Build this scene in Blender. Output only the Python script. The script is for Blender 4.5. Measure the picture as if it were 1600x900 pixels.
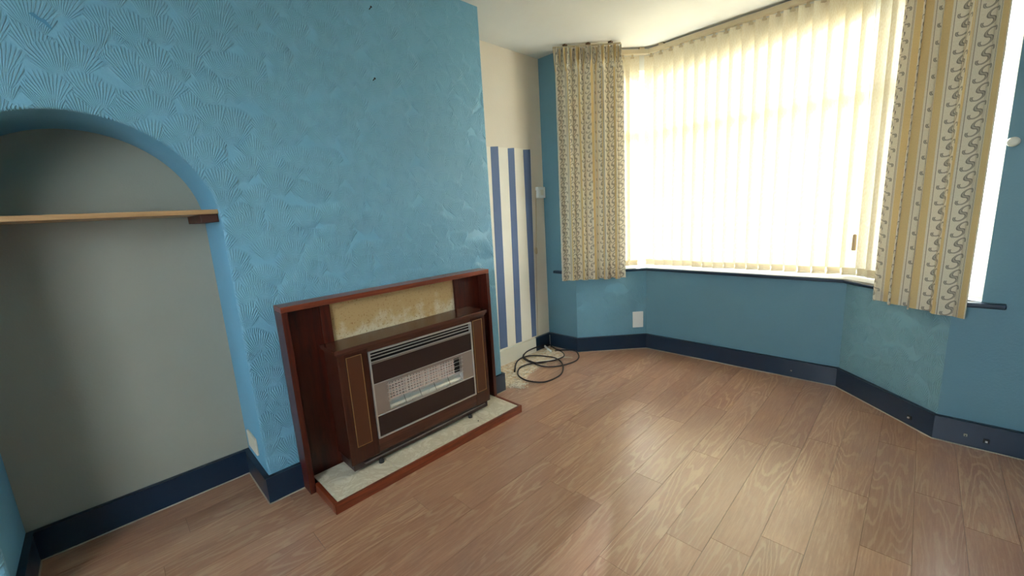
import bpy, bmesh, math, random
from mathutils import Vector, Matrix
random.seed(7)
scene = bpy.context.scene
for o in list(bpy.data.objects): bpy.data.objects.remove(o, do_unlink=True)

# ------------------------------------------------------------------ camera
cam_data = bpy.data.cameras.new('camera'); cam = bpy.data.objects.new('camera', cam_data)
scene.collection.objects.link(cam)
right = Vector((0.71110772, 0.7007241, -0.05754606))
down = Vector((0.08920812, -0.17111023, -0.98120497))
fwd = Vector((-0.69740069, 0.69260886, -0.18418808))
m3 = Matrix((right, -down, -fwd)).transposed()
cam.matrix_world = Matrix.Translation((2.00525, -0.36916, 1.2403)) @ m3.to_4x4()
cam_data.sensor_fit = 'HORIZONTAL'; cam_data.sensor_width = 36.0
cam_data.lens = 640.05 / 1600 * 36.0
cam_data.clip_start = 0.02
scene.camera = cam

# ------------------------------------------------------------------ sky, exposure
world = bpy.data.worlds.new('world'); scene.world = world; world.use_nodes = True
bg = world.node_tree.nodes['Background']
bg.inputs['Color'].default_value = (0.86, 0.94, 1.0, 1)
bg.inputs['Strength'].default_value = 5.0
sun_data = bpy.data.lights.new('sun', 'SUN'); sun = bpy.data.objects.new('sun', sun_data)      # hazy sun in front of the bay
scene.collection.objects.link(sun); sun_data.energy = 8.0; sun_data.angle = math.radians(4); sun_data.color = (1, .99, .97)
sun.rotation_euler = Vector((.42, -1.0, -.36)).to_track_quat('-Z', 'Y').to_euler()
vs = scene.view_settings
vs.view_transform = 'Standard'; vs.look = 'None'; vs.gamma = 1.0; vs.use_curve_mapping = False
vs.exposure = 1.98
try:
    scene.cycles.max_bounces = 14; scene.cycles.diffuse_bounces = 8
    scene.cycles.transmission_bounces = 10; scene.cycles.transparent_max_bounces = 16
except Exception: pass

# ------------------------------------------------------------------ dimensions (metres)
H = 2.45                      # ceiling
DA = 0.352                    # depth of the recesses beside the chimney breast
Y1 = 1.467                    # right end of the chimney breast
YW = 2.424                    # window wall
XB0, XB1 = -0.036, 2.144      # bay mouth
XF0, XF1, YB = 0.381, 1.707, 2.859   # bay front
WL, WR = -0.124, 2.232        # window opening edges above the sill
HS = 0.127                    # skirting height
XR, YBACK = 3.05, -2.15
SILL_B, SILL_T = 0.685, 0.709
ARCH_Y0, ARCH_Y1, ARCH_R, ARCH_Z = -0.752, 0.0, 0.376, 1.27

# ------------------------------------------------------------------ node helpers
def lin(r, g, b):
    f = lambda c: (c/255/12.92 if c/255 <= .04045 else ((c/255+.055)/1.055)**2.4)
    return (f(r), f(g), f(b), 1)
class Sk:
    """a float socket with arithmetic"""
    def __init__(s, nt, sock): s.nt, s.s = nt, sock
    def _op(s, op, a, b=None, c=None):
        n = s.nt.nodes.new('ShaderNodeMath'); n.operation = op
        for i, v in enumerate((a, b, c)):
            if v is None: continue
            if isinstance(v, Sk): s.nt.links.new(v.s, n.inputs[i])
            else: n.inputs[i].default_value = v
        return Sk(s.nt, n.outputs[0])
    def __add__(s, o): return s._op('ADD', s, o)
    __radd__ = __add__
    def __sub__(s, o): return s._op('SUBTRACT', s, o)
    def __rsub__(s, o): return s._op('SUBTRACT', o, s)
    def __mul__(s, o): return s._op('MULTIPLY', s, o)
    __rmul__ = __mul__
    def __truediv__(s, o): return s._op('DIVIDE', s, o)
    def sin(s): return s._op('SINE', s)
    def abs(s): return s._op('ABSOLUTE', s)
    def fract(s): return s._op('FRACT', s)
    def max(s, o): return s._op('MAXIMUM', s, o)
    def min(s, o): return s._op('MINIMUM', s, o)
    def lt(s, o): return s._op('LESS_THAN', s, o)
    def gt(s, o): return s._op('GREATER_THAN', s, o)
    def atan2(s, o): return s._op('ARCTAN2', s, o)
    def sqrt(s): return s._op('SQRT', s)
    def smooth(s, a, b, lo=0.0, hi=1.0):
        n = s.nt.nodes.new('ShaderNodeMapRange'); n.interpolation_type = 'SMOOTHSTEP'
        s.nt.links.new(s.s, n.inputs['Value'])
        n.inputs['From Min'].default_value = a; n.inputs['From Max'].default_value = b
        n.inputs['To Min'].default_value = lo; n.inputs['To Max'].default_value = hi
        return Sk(s.nt, n.outputs['Result'])
class Mat:
    def __init__(s, name, color=(.5, .5, .5, 1), rough=.6, metal=0, spec=.5):
        s.m = bpy.data.materials.new(name); s.m.use_nodes = True; s.nt = s.m.node_tree
        s.b = s.nt.nodes['Principled BSDF']; s.out = s.nt.nodes['Material Output']
        s.b.inputs['Base Color'].default_value = color; s.b.inputs['Roughness'].default_value = rough
        s.b.inputs['Metallic'].default_value = metal; s.b.inputs['Specular IOR Level'].default_value = spec
        s.color = color
    def node(s, t, **kw):
        n = s.nt.nodes.new(t)
        for k, v in kw.items(): setattr(n, k, v)
        return n
    def coord(s, kind='Object'):
        n = s.node('ShaderNodeTexCoord'); return n.outputs[kind]
    def xyz(s, sock):
        n = s.node('ShaderNodeSeparateXYZ'); s.nt.links.new(sock, n.inputs[0])
        return [Sk(s.nt, o) for o in n.outputs]
    def vec(s, x, y, z=0.0):
        n = s.node('ShaderNodeCombineXYZ')
        for i, v in enumerate((x, y, z)):
            if isinstance(v, Sk): s.nt.links.new(v.s, n.inputs[i])
            else: n.inputs[i].default_value = v
        return n.outputs[0]
    def noise(s, vec, scale=5, detail=3, rough=.5, dist=0):
        n = s.node('ShaderNodeTexNoise'); s.nt.links.new(vec, n.inputs['Vector'])
        n.inputs['Scale'].default_value = scale; n.inputs['Detail'].default_value = detail
        n.inputs['Roughness'].default_value = rough; n.inputs['Distortion'].default_value = dist
        return Sk(s.nt, n.outputs[0])
    def mix(s, fac, a, b):
        n = s.node('ShaderNodeMix', data_type='RGBA')
        for i, v in ((0, fac), (6, a), (7, b)):
            if isinstance(v, Sk): s.nt.links.new(v.s, n.inputs[i])
            elif isinstance(v, bpy.types.NodeSocket): s.nt.links.new(v, n.inputs[i])
            else: n.inputs[i].default_value = v
        return n.outputs[2]
    def base(s, sock): s.nt.links.new(sock, s.b.inputs['Base Color'])
    def rough(s, sk): s.nt.links.new(sk.s, s.b.inputs['Roughness'])
    def bump(s, h, dist=.001, strength=1.0):
        n = s.node('ShaderNodeBump'); s.nt.links.new(h.s, n.inputs['Height'])
        n.inputs['Distance'].default_value = dist; n.inputs['Strength'].default_value = strength
        s.nt.links.new(n.outputs[0], s.b.inputs['Normal']); return n.outputs[0]

# ------------------------------------------------------------------ materials
BLUE = lin(122, 179, 206)
def fan_material(name, col, horiz, amp):
    """embossed fan-pattern paper painted over; horiz picks the wall's horizontal axis"""
    M = Mat(name, col, .36, 0, .5)
    x, y, z = M.xyz(M.coord()); hx = (x if horiz == 'x' else y if horiz == 'y' else (x + y*horiz)*.7071)
    wob = M.noise(M.coord(), 22, 3, .6) - .5
    def layer(ox, oz, sc):
        u, w = hx*sc + ox, z*sc*.80 + oz
        v = M.vec(u, w)
        n = M.node('ShaderNodeTexVoronoi', voronoi_dimensions='2D'); M.nt.links.new(v, n.inputs['Vector'])
        n.inputs['Scale'].default_value = 1.0; n.inputs['Randomness'].default_value = .75
        px, py, _ = M.xyz(n.outputs['Position']); cr, cg, cb = M.xyz(n.outputs['Color'])
        lu, lw = u - px, w - py + .56
        r = (lu*lu + lw*lw).sqrt(); a = lu.atan2(lw) + (cr - .5)*.55
        rmax = cg*.28 + .86
        ribs = ((a*56.0 + cb*6.0 + wob*4.0).sin()*.5 + .5).smooth(.25, 1.0)
        mask = r.smooth(.15, .35)*(1.0 - (r/rmax).smooth(.74, 1.0))*(1.0 - (a.abs() + wob*.2).smooth(.66, .84))
        return ribs*mask*(r.smooth(.1, .9)*.65 + .35) + mask*(.3 + cb*1.1)*r.smooth(.1, 1.0), mask
    a, ma = layer(3.1, 7.7, 9.6); b, mb = layer(41.35, 12.6, 10.1); c, mc = layer(83.9, 55.2, 10.9)
    bb = b + (1.0 - mb)*c
    h = a + (1.0 - ma)*bb
    fine = M.noise(M.coord(), 140, 2)
    M.bump(h + fine*.12, amp, 1.0)
    M.rough((ma.max(mb))*.14 + .30)
    t = M.noise(M.coord(), 1.7, 3)
    M.base(M.mix(t.smooth(.3, .7), col, tuple(c*.93 for c in col[:3]) + (1,)))
    return M.m
def plaster(name, col, bump=.0006, scale=70, rough=.55, vary=.06, spec=.4):
    M = Mat(name, col, rough, 0, spec)
    co = M.coord(); n = M.noise(co, scale, 4); t = M.noise(co, 2.3, 4)
    M.bump(n, bump, 1.0)
    M.base(M.mix(t.smooth(.3, .7), col, tuple(c*(1-vary) for c in col[:3]) + (1,)))
    return M.m
def wood(name, c1, c2, axis, rough=.3, stretch=14, scale=3.0, spec=.5):
    M = Mat(name, c1, rough, 0, spec); x, y, z = M.xyz(M.coord())
    k = {'x': (1, stretch, stretch), 'y': (stretch, 1, stretch), 'z': (stretch, stretch, 1)}[axis]
    v = M.vec(x*k[0], y*k[1], z*k[2])
    n = M.noise(v, scale, 5, .6, .6); f = M.noise(v, scale*6, 3, .5)
    M.base(M.mix((n*.75 + f*.25).smooth(.3, .7), c1, c2)); M.bump(f, .0002, .6)
    return M.m
def simple(name, col, rough=.5, metal=0, spec=.5, tint=.08, scale=30, bump=0):
    M = Mat(name, col, rough, metal, spec); n = M.noise(M.coord(), scale, 3)
    M.base(M.mix(n, col, tuple(c*(1-tint) for c in col[:3]) + (1,)))
    if bump: M.bump(n, bump, 1.0)
    return M.m

MAT = {}
MAT['fan'] = fan_material('blue_fan_paper', BLUE, 'y', .0043)
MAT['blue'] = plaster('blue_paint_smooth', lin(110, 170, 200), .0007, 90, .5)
MAT['wallblue'] = plaster('blue_paint_shaded', lin(100, 140, 154), .0009, 110, .5)  # same blue paint as the chimney breast, with shade put into the colour
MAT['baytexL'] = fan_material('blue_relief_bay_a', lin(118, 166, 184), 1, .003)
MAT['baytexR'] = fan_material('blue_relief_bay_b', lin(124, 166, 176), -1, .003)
MAT['grey'] = plaster('greige_paint', lin(164, 162, 148), .0004, 160, .7)
MAT['cream'] = plaster('cream_paper', lin(228, 215, 194), .0007, 120, .7)
MAT['ceiling'] = plaster('ceiling_white', lin(226, 226, 220), .0004, 60, .8)
MAT['navy'] = simple('navy_gloss', lin(25, 47, 68), .3, 0, .5, .2, 14, .0006)
MAT['white_wood'] = simple('cream_gloss_paint', lin(228, 220, 200), .45, 0, .5, .06, 12, .0005)
MAT['pvc'] = simple('white_pvc', lin(240, 241, 240), .3, 0, .5, .02)
MAT['white_plastic'] = simple('white_plastic', lin(236, 236, 230), .35, 0, .5, .03)
MAT['bead'] = simple('sealant', lin(200, 190, 170), .5, 0, .4, .2, 40)
MAT['sillwhite'] = simple('sill_white_gloss', lin(222, 224, 230), .35, 0, .5, .05)
MAT['mahog_y'] = wood('mahogany_along_lit', lin(148, 72, 45), lin(98, 42, 27), 'y', .28)  # paler than the uprights: light on the top rail is in the colour
MAT['mahog_z'] = wood('mahogany_upright_shaded', lin(92, 36, 22), lin(48, 17, 11), 'z', .28)  # same mahogany darkened, shade put into the colour
MAT['mahog_x'] = wood('mahogany_across', lin(148, 72, 45), lin(98, 42, 27), 'x', .28)
MAT['walnut_y'] = wood('heater_veneer_lit', lin(92, 54, 42), lin(66, 36, 28), 'y', .25, 20, 3)  # lighter than the upright veneer: light reflected by the top is in the colour
MAT['walnut_z'] = wood('heater_veneer_upright', lin(74, 38, 26), lin(50, 24, 17), 'z', .25, 20, 3)
MAT['inlay'] = simple('inlay_leatherette', lin(92, 50, 30), .4, 0, .5, .25, 220, .0002)
MAT['gold'] = simple('gold_line', lin(196, 160, 104), .35, .6)
MAT['chrome'] = simple('chrome', lin(226, 226, 222), .28, .75, .5, .05)
MAT['satin'] = simple('satin_steel', lin(186, 176, 168), .38, .75, .5, .08)
MAT['darkbrown'] = simple('dark_brown_enamel', lin(54, 37, 34), .33, 0, .5, .15)
MAT['black'] = simple('black_void', lin(16, 15, 15), .6)
MAT['rubber'] = simple('black_rubber', lin(22, 20, 20), .55)
MAT['ceramic'] = simple('radiant_ceramic', lin(236, 216, 204), .8, 0, .3, .2, 60)
MAT['oak'] = wood('shelf_oak', lin(196, 158, 112), lin(170, 130, 86), 'y', .5, 16, 3)
MAT['batten'] = simple('brown_batten', lin(78, 46, 36), .5)
MAT['rail'] = simple('rail_beige', lin(196, 180, 148), .4, 0, .5, .05)
MAT['brass'] = simple('brown_bracket', lin(104, 74, 50), .4, .3)
MAT['knob'] = simple('cream_knob', lin(226, 222, 206), .35)
MAT['cordwhite'] = simple('white_cord', lin(226, 220, 204), .6)
MAT['cableblack'] = simple('cable_black', lin(40, 30, 32), .45)
MAT['tassel'] = simple('tassel_wood', lin(184, 156, 116), .5)
MAT['nail'] = simple('dark_nail', lin(44, 42, 46), .4, .6)
MAT['dust'] = simple('plaster_crumbs', lin(226, 214, 196), .9, 0, .2, .15, 60)
MAT['ground'] = simple('pale_paving', lin(176, 172, 164), .9, 0, .2, .2, 2)
MAT['brick_out'] = simple('render_outside', lin(214, 206, 194), .9, 0, .2, .1, 4)
MAT['socket_dark'] = simple('dark_slot', lin(30, 30, 32), .6)

# stained panel of the surround
M = Mat('stained_panel', lin(206, 178, 124), .75, 0, .3); co = M.coord(); x, y, z = M.xyz(co)
a = M.noise(co, 9, 5, .65); g = M.noise(co, 130, 3, .6); drip = M.noise(M.vec(x, y*30, z*3), 1, 3)
pale = M.mix(((.74 - z)*5.0 + (a - .5)*2.2 + (drip - .5)*.5).smooth(-.15, .5), lin(194, 162, 112), lin(216, 203, 172))
M.base(M.mix(g.smooth(.56, .72), pale, lin(160, 118, 70))); M.bump(g, .0012, .8); MAT['panel'] = M.m
# marble tile
M = Mat('marble_tile', lin(214, 208, 192), .3, 0, .5); co = M.coord()
v = M.noise(co, 7, 8, .7, 2.2); w = M.noise(co, 40, 4)
M.base(M.mix(((v - .5).abs()*9.0).smooth(0, 1) * .85 + .15*w, lin(212, 200, 174), lin(236, 228, 208))); MAT['tile'] = M.m
# striped paper
MAT['stripe'] = plaster('blue_stripe_paper', lin(98, 116, 150), .0007, 90, .7, .14)
MAT['stripebase'] = plaster('cream_stripe_paper', lin(240, 231, 212), .0007, 90, .7, .08)
# bare floor patch
M = Mat('bare_screed', lin(214, 190, 158), .9, 0, .2); co = M.coord(); a = M.noise(co, 30, 5, .7)
M.base(M.mix(a.smooth(.35, .65), lin(196, 164, 130), lin(228, 212, 186))); M.bump(a, .002, 1); MAT['screed'] = M.m
# floor planks
M = Mat('oak_effect_plank', lin(176, 132, 100), .36, 0, .5); co = M.coord(); x, y, z = M.xyz(co)
oi = M.node('ShaderNodeObjectInfo'); rnd = Sk(M.nt, oi.outputs['Random'])
u, w = x + rnd*17.3, y + rnd*53.7
warp = M.noise(M.vec(u*7.0, w*.75, rnd*40.0), 1.0, 2, .5)
jit = M.noise(M.vec(u*60, w*14, rnd*9.0), 1.0, 2)
rings = (warp*130.0 + jit*4.0).sin()*.5 + .5
fine = M.noise(M.vec(u*190, w*9, rnd*7.0), 1.0, 4, .65)
blot = M.noise(M.vec(u*7, w*2.0, rnd*21.0), 1.0, 4, .6)
pores = M.noise(M.vec(u*520, w*34, rnd*3.0), 1.0, 2, .5)
show = M.noise(M.vec(u*5, w*1.1, rnd*31.0 + 5.0), 1.0, 1).smooth(.36, .58)
c = M.mix(blot.smooth(.3, .72), lin(164, 114, 86), lin(192, 143, 110))
c = M.mix(rings.smooth(.6, 1.0)*(show*.55 + .08), c, lin(216, 184, 148))
c = M.mix((fine.smooth(.48, .72))*.48, c, lin(210, 174, 140))
c = M.mix((fine.smooth(.52, .28))*.35, c, lin(132, 90, 66))
c = M.mix((pores.smooth(.58, .74))*.4, c, lin(120, 82, 62))
r2 = (rnd*91.7).fract()
c = M.mix(rnd*.40, c, lin(142, 100, 77)); c = M.mix(r2*.22, c, lin(204, 158, 130)); M.base(c)
scuff = M.noise(M.vec(x, y, rnd*3.0), 9, 4)
M.b.inputs['Specular IOR Level'].default_value = .95
M.b.inputs['Coat Weight'].default_value = .6; M.b.inputs['Coat Roughness'].default_value = .28
M.rough(fine*.10 + scuff*.14 + .20); M.bump(fine*.6 + rings*show*.3 + pores*.6, .0006, .9); MAT['plank'] = M.m
MAT['slab'] = simple('floor_underlay', lin(112, 80, 58), .8)
# glass
M = Mat('window_glass'); nt = M.nt; nt.nodes.remove(M.b)
tr = M.node('ShaderNodeBsdfTransparent'); tr.inputs[0].default_value = (.96, .97, .97, 1)
gl = M.node('ShaderNodeBsdfGlossy'); gl.inputs['Roughness'].default_value = .02
mx = M.node('ShaderNodeMixShader'); mx.inputs[0].default_value = .04; nt.links.new(tr.outputs[0], mx.inputs[1]); nt.links.new(gl.outputs[0], mx.inputs[2])
nt.links.new(mx.outputs[0], M.out.inputs[0]); MAT['glass'] = M.m
# translucent blind cloth
def cloth(name, col_fn, trans, see):
    M = Mat(name, (.8, .8, .8, 1), .8, 0, .2); nt = M.nt; col = col_fn(M)
    M.base(col)
    tl = M.node('ShaderNodeBsdfTranslucent'); nt.links.new(col, tl.inputs[0])
    mx = M.node('ShaderNodeMixShader'); mx.inputs[0].default_value = trans
    nt.links.new(M.b.outputs[0], mx.inputs[1]); nt.links.new(tl.outputs[0], mx.inputs[2]); last = mx
    if see:
        tp = M.node('ShaderNodeBsdfTransparent'); m2 = M.node('ShaderNodeMixShader'); m2.inputs[0].default_value = see
        nt.links.new(mx.outputs[0], m2.inputs[1]); nt.links.new(tp.outputs[0], m2.inputs[2]); last = m2
    nt.links.new(last.outputs[0], M.out.inputs[0]); return M.m
def slat_col(M):
    x, y, z = M.xyz(M.coord()); n = M.noise(M.vec(x*300, y*300, z*60), 1, 3)
    return M.mix(n.smooth(.35, .65), lin(234, 226, 204), lin(224, 212, 182))
MAT['slat'] = cloth('blind_cloth', slat_col, .122, .008)
MAT['slat_hem'] = cloth('blind_cloth_doubled', lambda M: M.mix(.5, lin(208, 198, 174), lin(194, 182, 156)), .3, 0)
def curtain_col(M):
    u, v, _ = M.xyz(M.coord('UV'))
    P = .128                                   # one repeat of the stripes
    t = (u/P).fract()*P                        # 0..P metres
    HB, WP = .036, .072                        # half width of the scroll band, pitch of the scroll
    s = (t - .044)/HB
    inband = s.abs().lt(1.0)
    b = ((v/WP).fract() - .5)*WP; a = s*HB - b*.5      # S-shaped scrolls leaning over, one above the other
    R_ = .0172
    wdt = .0060 - b.abs()*.09
    d1 = ((a*a + (b - R_)*(b - R_)).sqrt() - R_).abs(); d2 = ((a*a + (b + R_)*(b + R_)).sqrt() - R_).abs()
    k1 = 1.0 - a.gt(0.0)*b.lt(R_); k2 = 1.0 - a.lt(0.0)*b.gt(-R_)
    def stroke(d, k): return (d - wdt).smooth(-.0006, .0008, 1, 0)*k - (d - wdt*.42).smooth(-.0006, .0006, .4, 0)*k
    scroll = (stroke(d1, k1).max(stroke(d2, k2))).max(0.0)*inband
    lines = ((t - .0045).abs().lt(.0011)).max((t - .0835).abs().lt(.0011)).max((t-.0880).abs().lt(.0008))
    yellow = t.smooth(.091, .093)*(1.0 - t.smooth(.122, .124))
    weave = M.noise(M.vec(u*500, v*120), 1, 2)
    c = M.mix(yellow, lin(224, 216, 194), lin(216, 190, 136))
    c = M.mix(weave.smooth(.3, .7)*.22, c, lin(180, 156, 116))
    c = M.mix(lines*.8, c, lin(104, 90, 74))
    return M.mix(scroll*.82, c, lin(96, 90, 84))
MAT['curtain'] = cloth('curtain_print', curtain_col, .13, 0)
MAT['tape'] = cloth('heading_tape', lambda M: M.mix(.5, lin(228, 216, 192), lin(214, 200, 172)), .15, 0)

# ------------------------------------------------------------------ mesh helpers
wloc = {}
def link(o, parent=None, loc=(0, 0, 0)):
    scene.collection.objects.link(o); w = Vector(loc)
    if parent is not None:
        o.parent = parent; o.location = w - wloc[parent.name]
    else: o.location = w
    wloc[o.name] = w; return o
def tag(o, label=None, cat=None, group=None, kind=None):
    for k, v in (('label', label), ('category', cat), ('group', group), ('kind', kind)):
        if v: o[k] = v
    return o
def empty(name, loc, label, cat, group=None, kind=None):
    o = bpy.data.objects.new(name, None); o.empty_display_size = .05
    link(o, None, loc); return tag(o, label, cat, group, kind)
class MB:
    def __init__(s): s.v, s.f, s.mi, s.uv = [], [], [], None
    def add(s, vs, fs, mi=0):
        k = len(s.v); s.v += [tuple(v) for v in vs]
        for f in fs: s.f.append([i + k for i in f]); s.mi.append(mi)
        return s
    def box(s, x0, x1, y0, y1, z0, z1, mi=0):
        vs = [(x, y, z) for z in (z0, z1) for y in (y0, y1) for x in (x0, x1)]
        return s.add(vs, [(0, 2, 3, 1), (4, 5, 7, 6), (0, 1, 5, 4), (2, 6, 7, 3), (0, 4, 6, 2), (1, 3, 7, 5)], mi)
    def prism(s, poly, z0, z1, mi=0):
        """poly: xy points counter-clockwise"""
        n = len(poly); vs = [(x, y, z0) for x, y in poly] + [(x, y, z1) for x, y in poly]
        fs = [list(range(n))[::-1], list(range(n, 2*n))] + [(i, (i+1) % n, n + (i+1) % n, n + i) for i in range(n)]
        return s.add(vs, fs, mi)
    def bar(s, a, b, w, h, up=(0, 0, 1)):
        a, b = Vector(a), Vector(b); d = (b - a).normalized(); sd = d.cross(Vector(up)).normalized(); u = sd.cross(d)
        vs = [p + sd*w*.5*i + u*h*.5*j for p in (a, b) for i, j in ((-1, -1), (1, -1), (1, 1), (-1, 1))]
        return s.add(vs, [(0, 3, 2, 1), (4, 5, 6, 7), (0, 1, 5, 4), (1, 2, 6, 5), (2, 3, 7, 6), (3, 0, 4, 7)])
    def tube(s, pts, r, n=8, taper=None):
        pts = [Vector(p) for p in pts]; k = len(s.v); prev = None
        for i, p in enumerate(pts):
            d = (pts[min(i+1, len(pts)-1)] - pts[max(i-1, 0)]).normalized()
            ref = prev if prev is not None else (Vector((0, 0, 1)) if abs(d.z) < .9 else Vector((1, 0, 0)))
            a = (ref - d*ref.dot(d)).normalized(); prev = a; b = d.cross(a)
            rr = r if taper is None else taper[i]
            s.v += [tuple(p + (a*math.cos(2*math.pi*j/n) + b*math.sin(2*math.pi*j/n))*rr) for j in range(n)]
        for i in range(len(pts)-1):
            for j in range(n):
                s.f.append([k+i*n+j, k+i*n+(j+1) % n, k+(i+1)*n+(j+1) % n, k+(i+1)*n+j]); s.mi.append(0)
        e = k + (len(pts)-1)*n
        s.f.append([k+j for j in range(n)][::-1]); s.mi.append(0); s.f.append([e+j for j in range(n)]); s.mi.append(0)
        return s
    def build(s, name, mats, parent=None, bevel=0, smooth=False, origin=None, seg=2):
        me = bpy.data.meshes.new(name)
        if origin is None:
            if parent is not None: o0 = wloc[parent.name]
            else: o0 = Vector((0, 0, 0))
        else: o0 = Vector(origin)
        me.from_pydata([tuple(Vector(v) - o0) for v in s.v], [], s.f)
        for m in (mats if isinstance(mats, (list, tuple)) else [mats]): me.materials.append(MAT[m])
        for p, i in zip(me.polygons, s.mi): p.material_index = i
        if s.uv is not None:
            l = me.uv_layers.new(name='UVMap')
            for lp in me.loops: l.data[lp.index].uv = s.uv[lp.vertex_index]
        bm = bmesh.new(); bm.from_mesh(me)
        if s.uv is None: bmesh.ops.recalc_face_normals(bm, faces=bm.faces)
        if bevel: bmesh.ops.bevel(bm, geom=[e for e in bm.edges if e.is_manifold and e.calc_face_angle(0) > .5], offset=bevel, segments=seg, profile=.5, affect='EDGES')
        bm.to_mesh(me); bm.free()
        if smooth:
            for p in me.polygons: p.use_smooth = True
        o = bpy.data.objects.new(name, me); link(o, parent, o0); return o
def catmull(pts, n=10, closed=False):
    P = [Vector(p) for p in pts]; out = []
    for i in range(len(P)-1):
        p0, p1, p2, p3 = P[max(i-1, 0)], P[i], P[i+1], P[min(i+2, len(P)-1)]
        for j in range(n):
            t = j/n
            out.append(.5*((2*p1) + (p2-p0)*t + (2*p0-5*p1+4*p2-p3)*t*t + (3*p1-p0-3*p2+p3)*t**3))
    out.append(P[-1]); return out
def offset(path, d):
    """offset an open xy polyline to its left by d, mitred"""
    P = [Vector((x, y)) for x, y in path]; out = []
    N = []
    for a, b in zip(P, P[1:]):
        t = (b - a).normalized(); N.append(Vector((-t.y, t.x)))
    for i, p in enumerate(P):
        if i == 0: q = p + N[0]*d
        elif i == len(P)-1: q = p + N[-1]*d
        else:
            m = (N[i-1] + N[i]); q = p + m*(d/(1 + N[i-1].dot(N[i])))
        out.append((q.x, q.y))
    return out
def strip(mb, path, d0, d1, z0, z1, cham=0):
    """a board of thickness d0..d1 (left of the path), mitred at corners"""
    A, Bq = offset(path, d0), offset(path, d1); C = offset(path, d1 - cham) if cham else Bq
    n = len(path); vs = []
    for i in range(n):
        vs += [(A[i][0], A[i][1], z0), (Bq[i][0], Bq[i][1], z0), (Bq[i][0], Bq[i][1], z1 - cham), (C[i][0], C[i][1], z1), (A[i][0], A[i][1], z1)]
    fs = []
    for i in range(n-1):
        for j in range(5): fs.append((i*5+j, i*5+(j+1) % 5, (i+1)*5+(j+1) % 5, (i+1)*5+j))
    fs += [(0, 1, 2, 3, 4), tuple((n-1)*5+j for j in (4, 3, 2, 1, 0))]
    return mb.add(vs, fs)

# ================================================================== THE SETTING
BAY = [(XB0, YW), (XF0, YB), (XF1, YB), (XB1, YW)]           # inner face below the sill; outside lies to the left of this path
OUT = offset([(-.6, YW)] + BAY + [(XR+.1, YW)], .27)

# floor slab and planks
poly = [(-DA-.1, YBACK-.1), (XR+.1, YBACK-.1), (XR+.1, YW+.1)] + [(x, y) for x, y in reversed(offset(BAY, .1))] + [(-DA-.1, YW+.1)]
floor = MB().prism(poly, -.12, -.004).build('floor', 'slab')
tag(floor, 'brown oak effect plank floor covering the whole room', 'floor', kind='structure')
PW, PL, GAP = .1335, .86, .0011
plank_cache = {}
def plank(x0, x1, y0, y1):
    w, l = x1-x0-GAP, y1-y0-GAP; key = (round(w, 4), round(l, 3))
    if key not in plank_cache:
        mb = MB().box(-w/2, w/2, -l/2, l/2, -.004, 0)
        me = bpy.data.meshes.new('plank'); me.from_pydata(mb.v, [], mb.f); me.materials.append(MAT['plank']); me.update(); plank_cache[key] = me
    o = bpy.data.objects.new('plank', plank_cache[key]); link(o, floor, ((x0+x1)/2, (y0+y1)/2, 0))
def ymax_at(x):
    if x < XB0-.1 or x > XB1+.1: return YW + .02
    if x < XF0: return YW + max(0, (x - XB0))*(YB-YW)/(XF0-XB0) + .09
    if x > XF1: return YW + max(0, (XB1 - x))*(YB-YW)/(XB1-XF1) + .09
    return YB + .02
x0 = 2.083 - PW*19; k = 0
joint = {}
while x0 < XR:
    x1 = x0 + PW; a, b = max(x0, -DA-.02), min(x1, XR+.02)
    if b - a > .01:
        ye = ymax_at((a+b)/2); off = random.random()*PL
        off = {19: .117, 16: 2.04 % PL, 8: .56 % PL, 9: 1.03 % PL}.get(k, off)
        segs = [(YBACK-.02, ye)]
        if b <= .002: segs = [(ARCH_Y0, ARCH_Y1), (Y1, ye)]
        elif a < 0: segs = [(YBACK-.02, ye)]
        for s0, s1 in segs:
            y = s0 + ((off - s0) % PL) - PL
            while y < s1:
                p0, p1 = max(y, s0), min(y + PL, s1)
                if p1 - p0 > .03:
                    if b > .002 and a < 0 and p0 < Y1 and p1 > 0: aa = a       # row that runs under the breast's face
                    else: aa = a
                    plank(aa, b, p0, p1)
                y += PL
    x0 = x1; k += 1

ceil = MB().prism([(-DA-.15, YBACK-.15), (XR+.15, YBACK-.15), (XR+.15, YW+.25)] + list(reversed(OUT[1:-1])) + [(-DA-.15, YW+.25)], H, H+.15).build('ceiling', 'ceiling')
tag(ceil, 'plain white painted ceiling running into the bay', 'ceiling', kind='structure')

# chimney breast with the arched recess
def arch_pts(n=40):
    pts = [(ARCH_Y0, -.004)]
    for i in range(n+1):
        a = math.pi - math.pi*i/n; pts.append((ARCH_Y0 + ARCH_R + ARCH_R*math.cos(a), ARCH_Z + ARCH_R*math.sin(a)))
    return pts + [(ARCH_Y1, -.004)]
A = arch_pts(); mb = MB(); yl = YBACK - .05
mb.add([(0, yl, -.004), (0, ARCH_Y0, -.004), (0, ARCH_Y0, ARCH_Z), (0, ARCH_Y0, H), (0, yl, H), (0, yl, ARCH_Z)], [(0, 1, 2, 5), (5, 2, 3, 4)])
mb.add([(0, ARCH_Y1, -.004), (0, Y1, -.004), (0, Y1, ARCH_Z), (0, Y1, H), (0, ARCH_Y1, H), (0, ARCH_Y1, ARCH_Z)], [(0, 1, 2, 5), (5, 2, 3, 4)])
for (ya, za), (yb, zb) in zip(A[1:-1], A[2:-1]): mb.add([(0, ya, za), (0, yb, zb), (0, yb, H), (0, ya, H)], [(0, 1, 2, 3)])
for (ya, za), (yb, zb) in zip(A, A[1:]): mb.add([(0, ya, za), (0, yb, zb), (-DA, yb, zb), (-DA, ya, za)], [(0, 3, 2, 1)], 1)
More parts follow.
